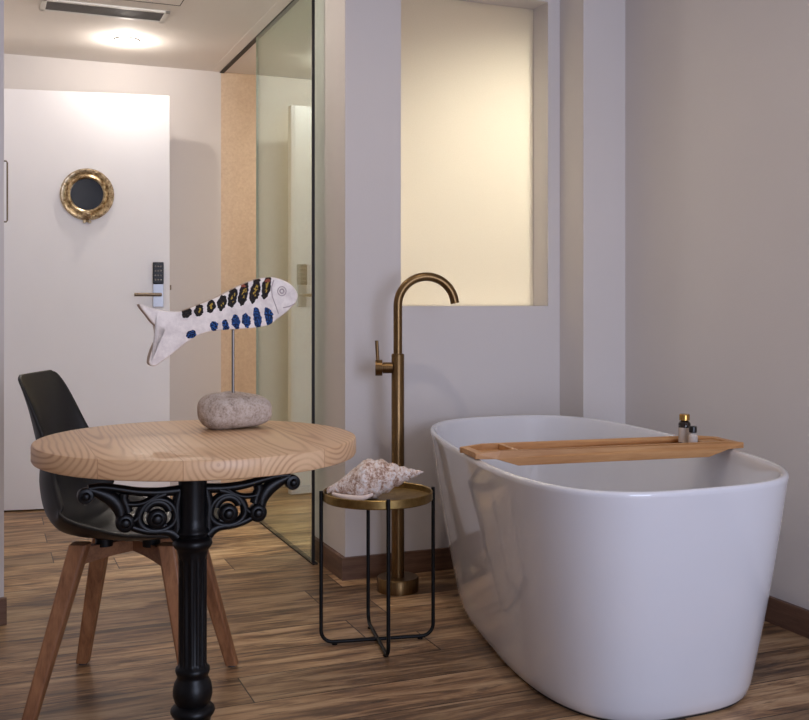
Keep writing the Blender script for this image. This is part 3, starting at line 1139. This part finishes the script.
# ------------------------------------------------------------------ fish on a rod
OX, OY, OZ = 0.4635, 2.062, 0.75
FA = 0.08
t = empty('fish_ornament', (OX, OY, OZ), 'painted white wooden fish with blue and dark stripes on a rod in a stone base', 'ornament', rotz=FA)
b = MB()
rs = []
n, m_ = 56, 28
rnd = random.Random(7)
bump = [(rnd.uniform(0, 6.28), rnd.uniform(0.5, 1.6), rnd.uniform(-1, 1)) for _ in range(6)]
for i in range(1, m_):
    v = pi * i / m_
    ring = []
    for j in range(n):
        a = 2 * pi * j / n
        cx = math.copysign(abs(cos(a)) ** 0.8, cos(a))
        cy = math.copysign(abs(sin(a)) ** 0.9, sin(a))
        sv = abs(sin(v)) ** 0.55
        cz = math.copysign(abs(cos(v)) ** 0.75, cos(v))
        g = 1 + 0.016 * sum(k_[2] * sin(k_[0] + k_[1] * 3 * a + 2 * v) for k_ in bump)
        hz = 0.034 + 0.003 * sin(a + 0.5) - 0.004 * cos(a)
        ring.append((0.004 + 0.0735 * cx * sv * g, 0.047 * cy * sv * g, 0.0355 + hz * cz * (1 if cz < 0 else g)))
    rs.append(ring)
mz = min(p[2] for r_ in rs for p in r_)
rs = [[(p[0], p[1], max(0.0, (p[2] - mz - 0.005) * 1.05)) for p in r_] for r_ in rs]
b.rings(rs, True)
b.build('stone_base', M['stone'], t, smooth=True, angle=180)
b = MB()
b.tube([(0, 0, 0.055), (0, 0, 0.21)], 0.0029, 14)
b.build('rod', plain('grey_steel_rod', L(120, 116, 112), 0.3, 1.0), t, smooth=True)
# fish body: outline in trace units
OUT = [(58, 240), (80, 246), (112, 256), (150, 262), (192, 262), (240, 245), (282, 229), (320, 213), (362, 192), (402, 174), (450, 157), (500, 151), (540, 160), (572, 178), (590, 202), (591, 220),
       (580, 240), (550, 268), (518, 290), (492, 308), (450, 317), (400, 321), (350, 323), (300, 327), (258, 337), (225, 352), (192, 376), (160, 400), (132, 420), (110, 434), (96, 434), (88, 424),
       (92, 400), (104, 368), (122, 338), (133, 322), (116, 312), (98, 298), (78, 272), (62, 252)]
fz0 = 0.19
P2 = []
K = len(OUT)
for i in range(K):
    p0, p1, p2, p3 = [Vector(OUT[(i + d_) % K]) for d_ in (-1, 0, 1, 2)]
    for k in range(5):
        q = k / 5
        P2.append(0.5 * ((2 * p1) + (p2 - p0) * q + (2 * p0 - 5 * p1 + 4 * p2 - p3) * q * q + (3 * p1 - p0 - 3 * p2 + p3) * q ** 3))
P2 = [((p.x - FISH_O[0]) * FISH_S, (FISH_O[1] - p.y) * FISH_S) for p in P2]
NP = len(P2)


def inset(P, d_):
    out = []
    for i in range(NP):
        a, c = Vector(P[(i - 2) % NP]), Vector(P[(i + 2) % NP])
        tn = (c - a).normalized()
        nn = Vector((tn.y, -tn.x))     # inward for this winding
        out.append((P[i][0] + nn.x * d_, P[i][1] + nn.y * d_))
    return out


TH = 0.013
bm = bmesh.new()
layers = [(0.0, 0.0095), (0.0008, 0.011), (0.0018, 0.012), (0.0032, 0.0125)]
fr, bk = [], []
for d_, y in layers:
    Q = inset(P2, d_)
    fr.append([bm.verts.new((x, -y, z)) for x, z in Q])
    bk.append([bm.verts.new((x, y, z)) for x, z in Q])
for i in range(NP):
    j = (i + 1) % NP
    bm.faces.new((fr[0][i], fr[0][j], bk[0][j], bk[0][i]))
    for a in range(len(layers) - 1):
        bm.faces.new((fr[a][i], fr[a + 1][i], fr[a + 1][j], fr[a][j]))
        bm.faces.new((bk[a][j], bk[a + 1][j], bk[a + 1][i], bk[a][i]))
f1 = bm.faces.new(fr[-1])
f2 = bm.faces.new(list(reversed(bk[-1])))
bmesh.ops.triangulate(bm, faces=[f1, f2])
bmesh.ops.recalc_face_normals(bm, faces=bm.faces)
me = bpy.data.meshes.new('fish_body')
bm.to_mesh(me)
bm.free()
me.materials.append(M['fish'])
me.shade_smooth()
me.set_sharp_from_angle(angle=R(35))
fish = bpy.data.objects.new('fish_body', me)
fish.location = (0, 0, 0.2005)
fish.scale = (0.985, 1, 1)
fish.parent = t
col.objects.link(fish)
paint = plain('fish_face_paint', L(176, 160, 156), 0.5)
F = lambda px, py, y=-0.0125: ((px - FISH_O[0]) * FISH_S, y, (FISH_O[1] - py) * FISH_S)
b = MB()
n = 28
for rr, wd in ((15, 0.0011), (7, 0.0016)):
    c0 = F(534, 197)
    b.tube([(c0[0] + rr * FISH_S * cos(2 * pi * i / n), c0[1], c0[2] + rr * FISH_S * sin(2 * pi * i / n)) for i in range(n + 1)], wd, 8)
b.build('eye', paint, fish, smooth=True)
b = MB()
b.tube([F(*p) for p in ((505, 160), (497, 185), (500, 215), (512, 245), (522, 272))], 0.0011, 8)
b.tube([F(*p) for p in ((582, 238), (560, 248), (538, 252))], 0.0011, 8)
b.build('gill_and_mouth', paint, fish, smooth=True)

# ------------------------------------------------------------------ chair
CX_, CY_ = 0.357, 2.722
CA = math.atan2(-0.41, 0.912)
t = empty('dining_chair', (CX_, CY_, 0), 'black moulded plastic chair with splayed wooden legs behind the round table', 'chair', rotz=CA)
# side profile: forward, height, half width, edge curl
prof = [(-0.268, 0.824, 0.118, 0.004), (-0.267, 0.812, 0.146, 0.010), (-0.260, 0.78, 0.160, 0.022), (-0.249, 0.73, 0.168, 0.036), (-0.238, 0.67, 0.176, 0.052), (-0.227, 0.61, 0.184, 0.068), (-0.217, 0.55, 0.194, 0.084),
        (-0.205, 0.49, 0.204, 0.094), (-0.184, 0.448, 0.212, 0.094), (-0.150, 0.420, 0.217, 0.084), (-0.10, 0.409, 0.220, 0.068), (-0.04, 0.407, 0.221, 0.052), (0.02, 0.410, 0.220, 0.038), (0.08, 0.417, 0.216, 0.028),
        (0.13, 0.425, 0.210, 0.018), (0.165, 0.428, 0.200, 0.008), (0.188, 0.420, 0.184, 0.002), (0.195, 0.410, 0.170, -0.002)]
prof = [(p[0] + 0.006, p[1] + 0.004 * (1 - min(1, max(0, (p[1] - 0.45) / 0.3))), p[2] - (0.012 if p[1] > 0.5 else 0.0), p[3]) for p in prof]
prof = [((p[0] - 0.013, p[1] + 0.005, p[2], p[3]) if (p[0] < -0.03 and p[1] < 0.56) else p) for p in prof]
pp = smooth_path([(p[0], 0, p[1]) for p in prof], 3)
hwc = smooth_path([(p[2], p[3], 0) for p in prof], 3)
NVv = 33
vs, fs = [], []
for i, (p, hc) in enumerate(zip(pp, hwc)):
    a = pp[max(0, i - 1)]
    c = pp[min(len(pp) - 1, i + 1)]
    tn = (c - a).normalized()
    nn = Vector((-tn.z, 0, tn.x))      # towards the sitter
    if nn.x + nn.z < 0:
        nn = -nn
    for j in range(NVv):
        q = -1 + 2 * j / (NVv - 1)
        lat = hc.x * (q * (1 - 0.10 * abs(q) ** 4))
        vs.append(p + Vector((0, lat, 0)) + nn * hc.y * abs(q) ** 2.6)
NR = len(pp)
for i in range(NR - 1):
    for j in range(NVv - 1):
        a = i * NVv + j
        fs.append((a, a + 1, a + NVv + 1, a + NVv))
b = MB()
b.add(vs, fs)
sh = b.build('seat_shell', M['shell'], t, smooth=True, angle=180)
md = sh.modifiers.new('thick', 'SOLIDIFY')
md.thickness = 0.007
md.offset = 0
for (x, y) in ((0.06, 0.06), (0.06, -0.06), (-0.06, 0.06), (-0.06, -0.06)):
    b = MB()
    b.lathe([(0.022, 0.393), (0.022, 0.412)], 20, (x, y, 0))
    b.build('mount', M['black'], t, smooth=True)
tops = 0.118
foot = 0.2085


def square_leg(mb, top, bot, wt, wb, cut=0.0):
    top, bot = Vector(top), Vector(bot)
    rs = []
    for k in range(7):
        q = k / 6
        c = top.lerp(bot, q)
        w_ = wt + (wb - wt) * q
        e = w_ * 0.5
        rs.append([(c.x + dx * e, c.y + dy * e, c.z) for dx, dy in ((-1, -0.75), (-0.75, -1), (0.75, -1), (1, -0.75), (1, 0.75), (0.75, 1), (-0.75, 1), (-1, 0.75))])
    mb.rings(rs, True)


for sx in (-1, 1):
    for sy in (-1, 1):
        b = MB()
        kx = 0.018 if (sx, sy) == (-1, -1) else 0.0
        square_leg(b, (sx * tops + kx, sy * tops, 0.412), (sx * foot + kx * 0.9, sy * foot, 0.005), 0.046, 0.033)
        lg = b.build('leg', M['leg'], t, bevel=0.002)
        b = MB()
        b.lathe([(0.011, 0), (0.011, 0.0055)], 16, (sx * foot + kx * 0.9, sy * foot, 0))
        b.build('glide', M['felt'], lg)
for a0 in (pi / 4, -pi / 4):
    b = MB()
    m4 = Matrix.Rotation(a0, 4, 'Z')
    rl = tops * math.sqrt(2)
    # arched cross brace, deeper at its ends
    segs = 16
    rs = []
    for k in range(segs + 1):
        x = -rl + 2 * rl * k / segs
        zb = 0.354 + 0.016 * (1 - (x / rl) ** 2)
        rs.append([tuple(m4 @ Vector(v)) for v in ((x, -0.012, zb), (x, 0.012, zb), (x, 0.012, 0.400), (x, -0.012, 0.400))])
    b.rings(rs, True)
    b.build('cross_brace', M['brace'], t)
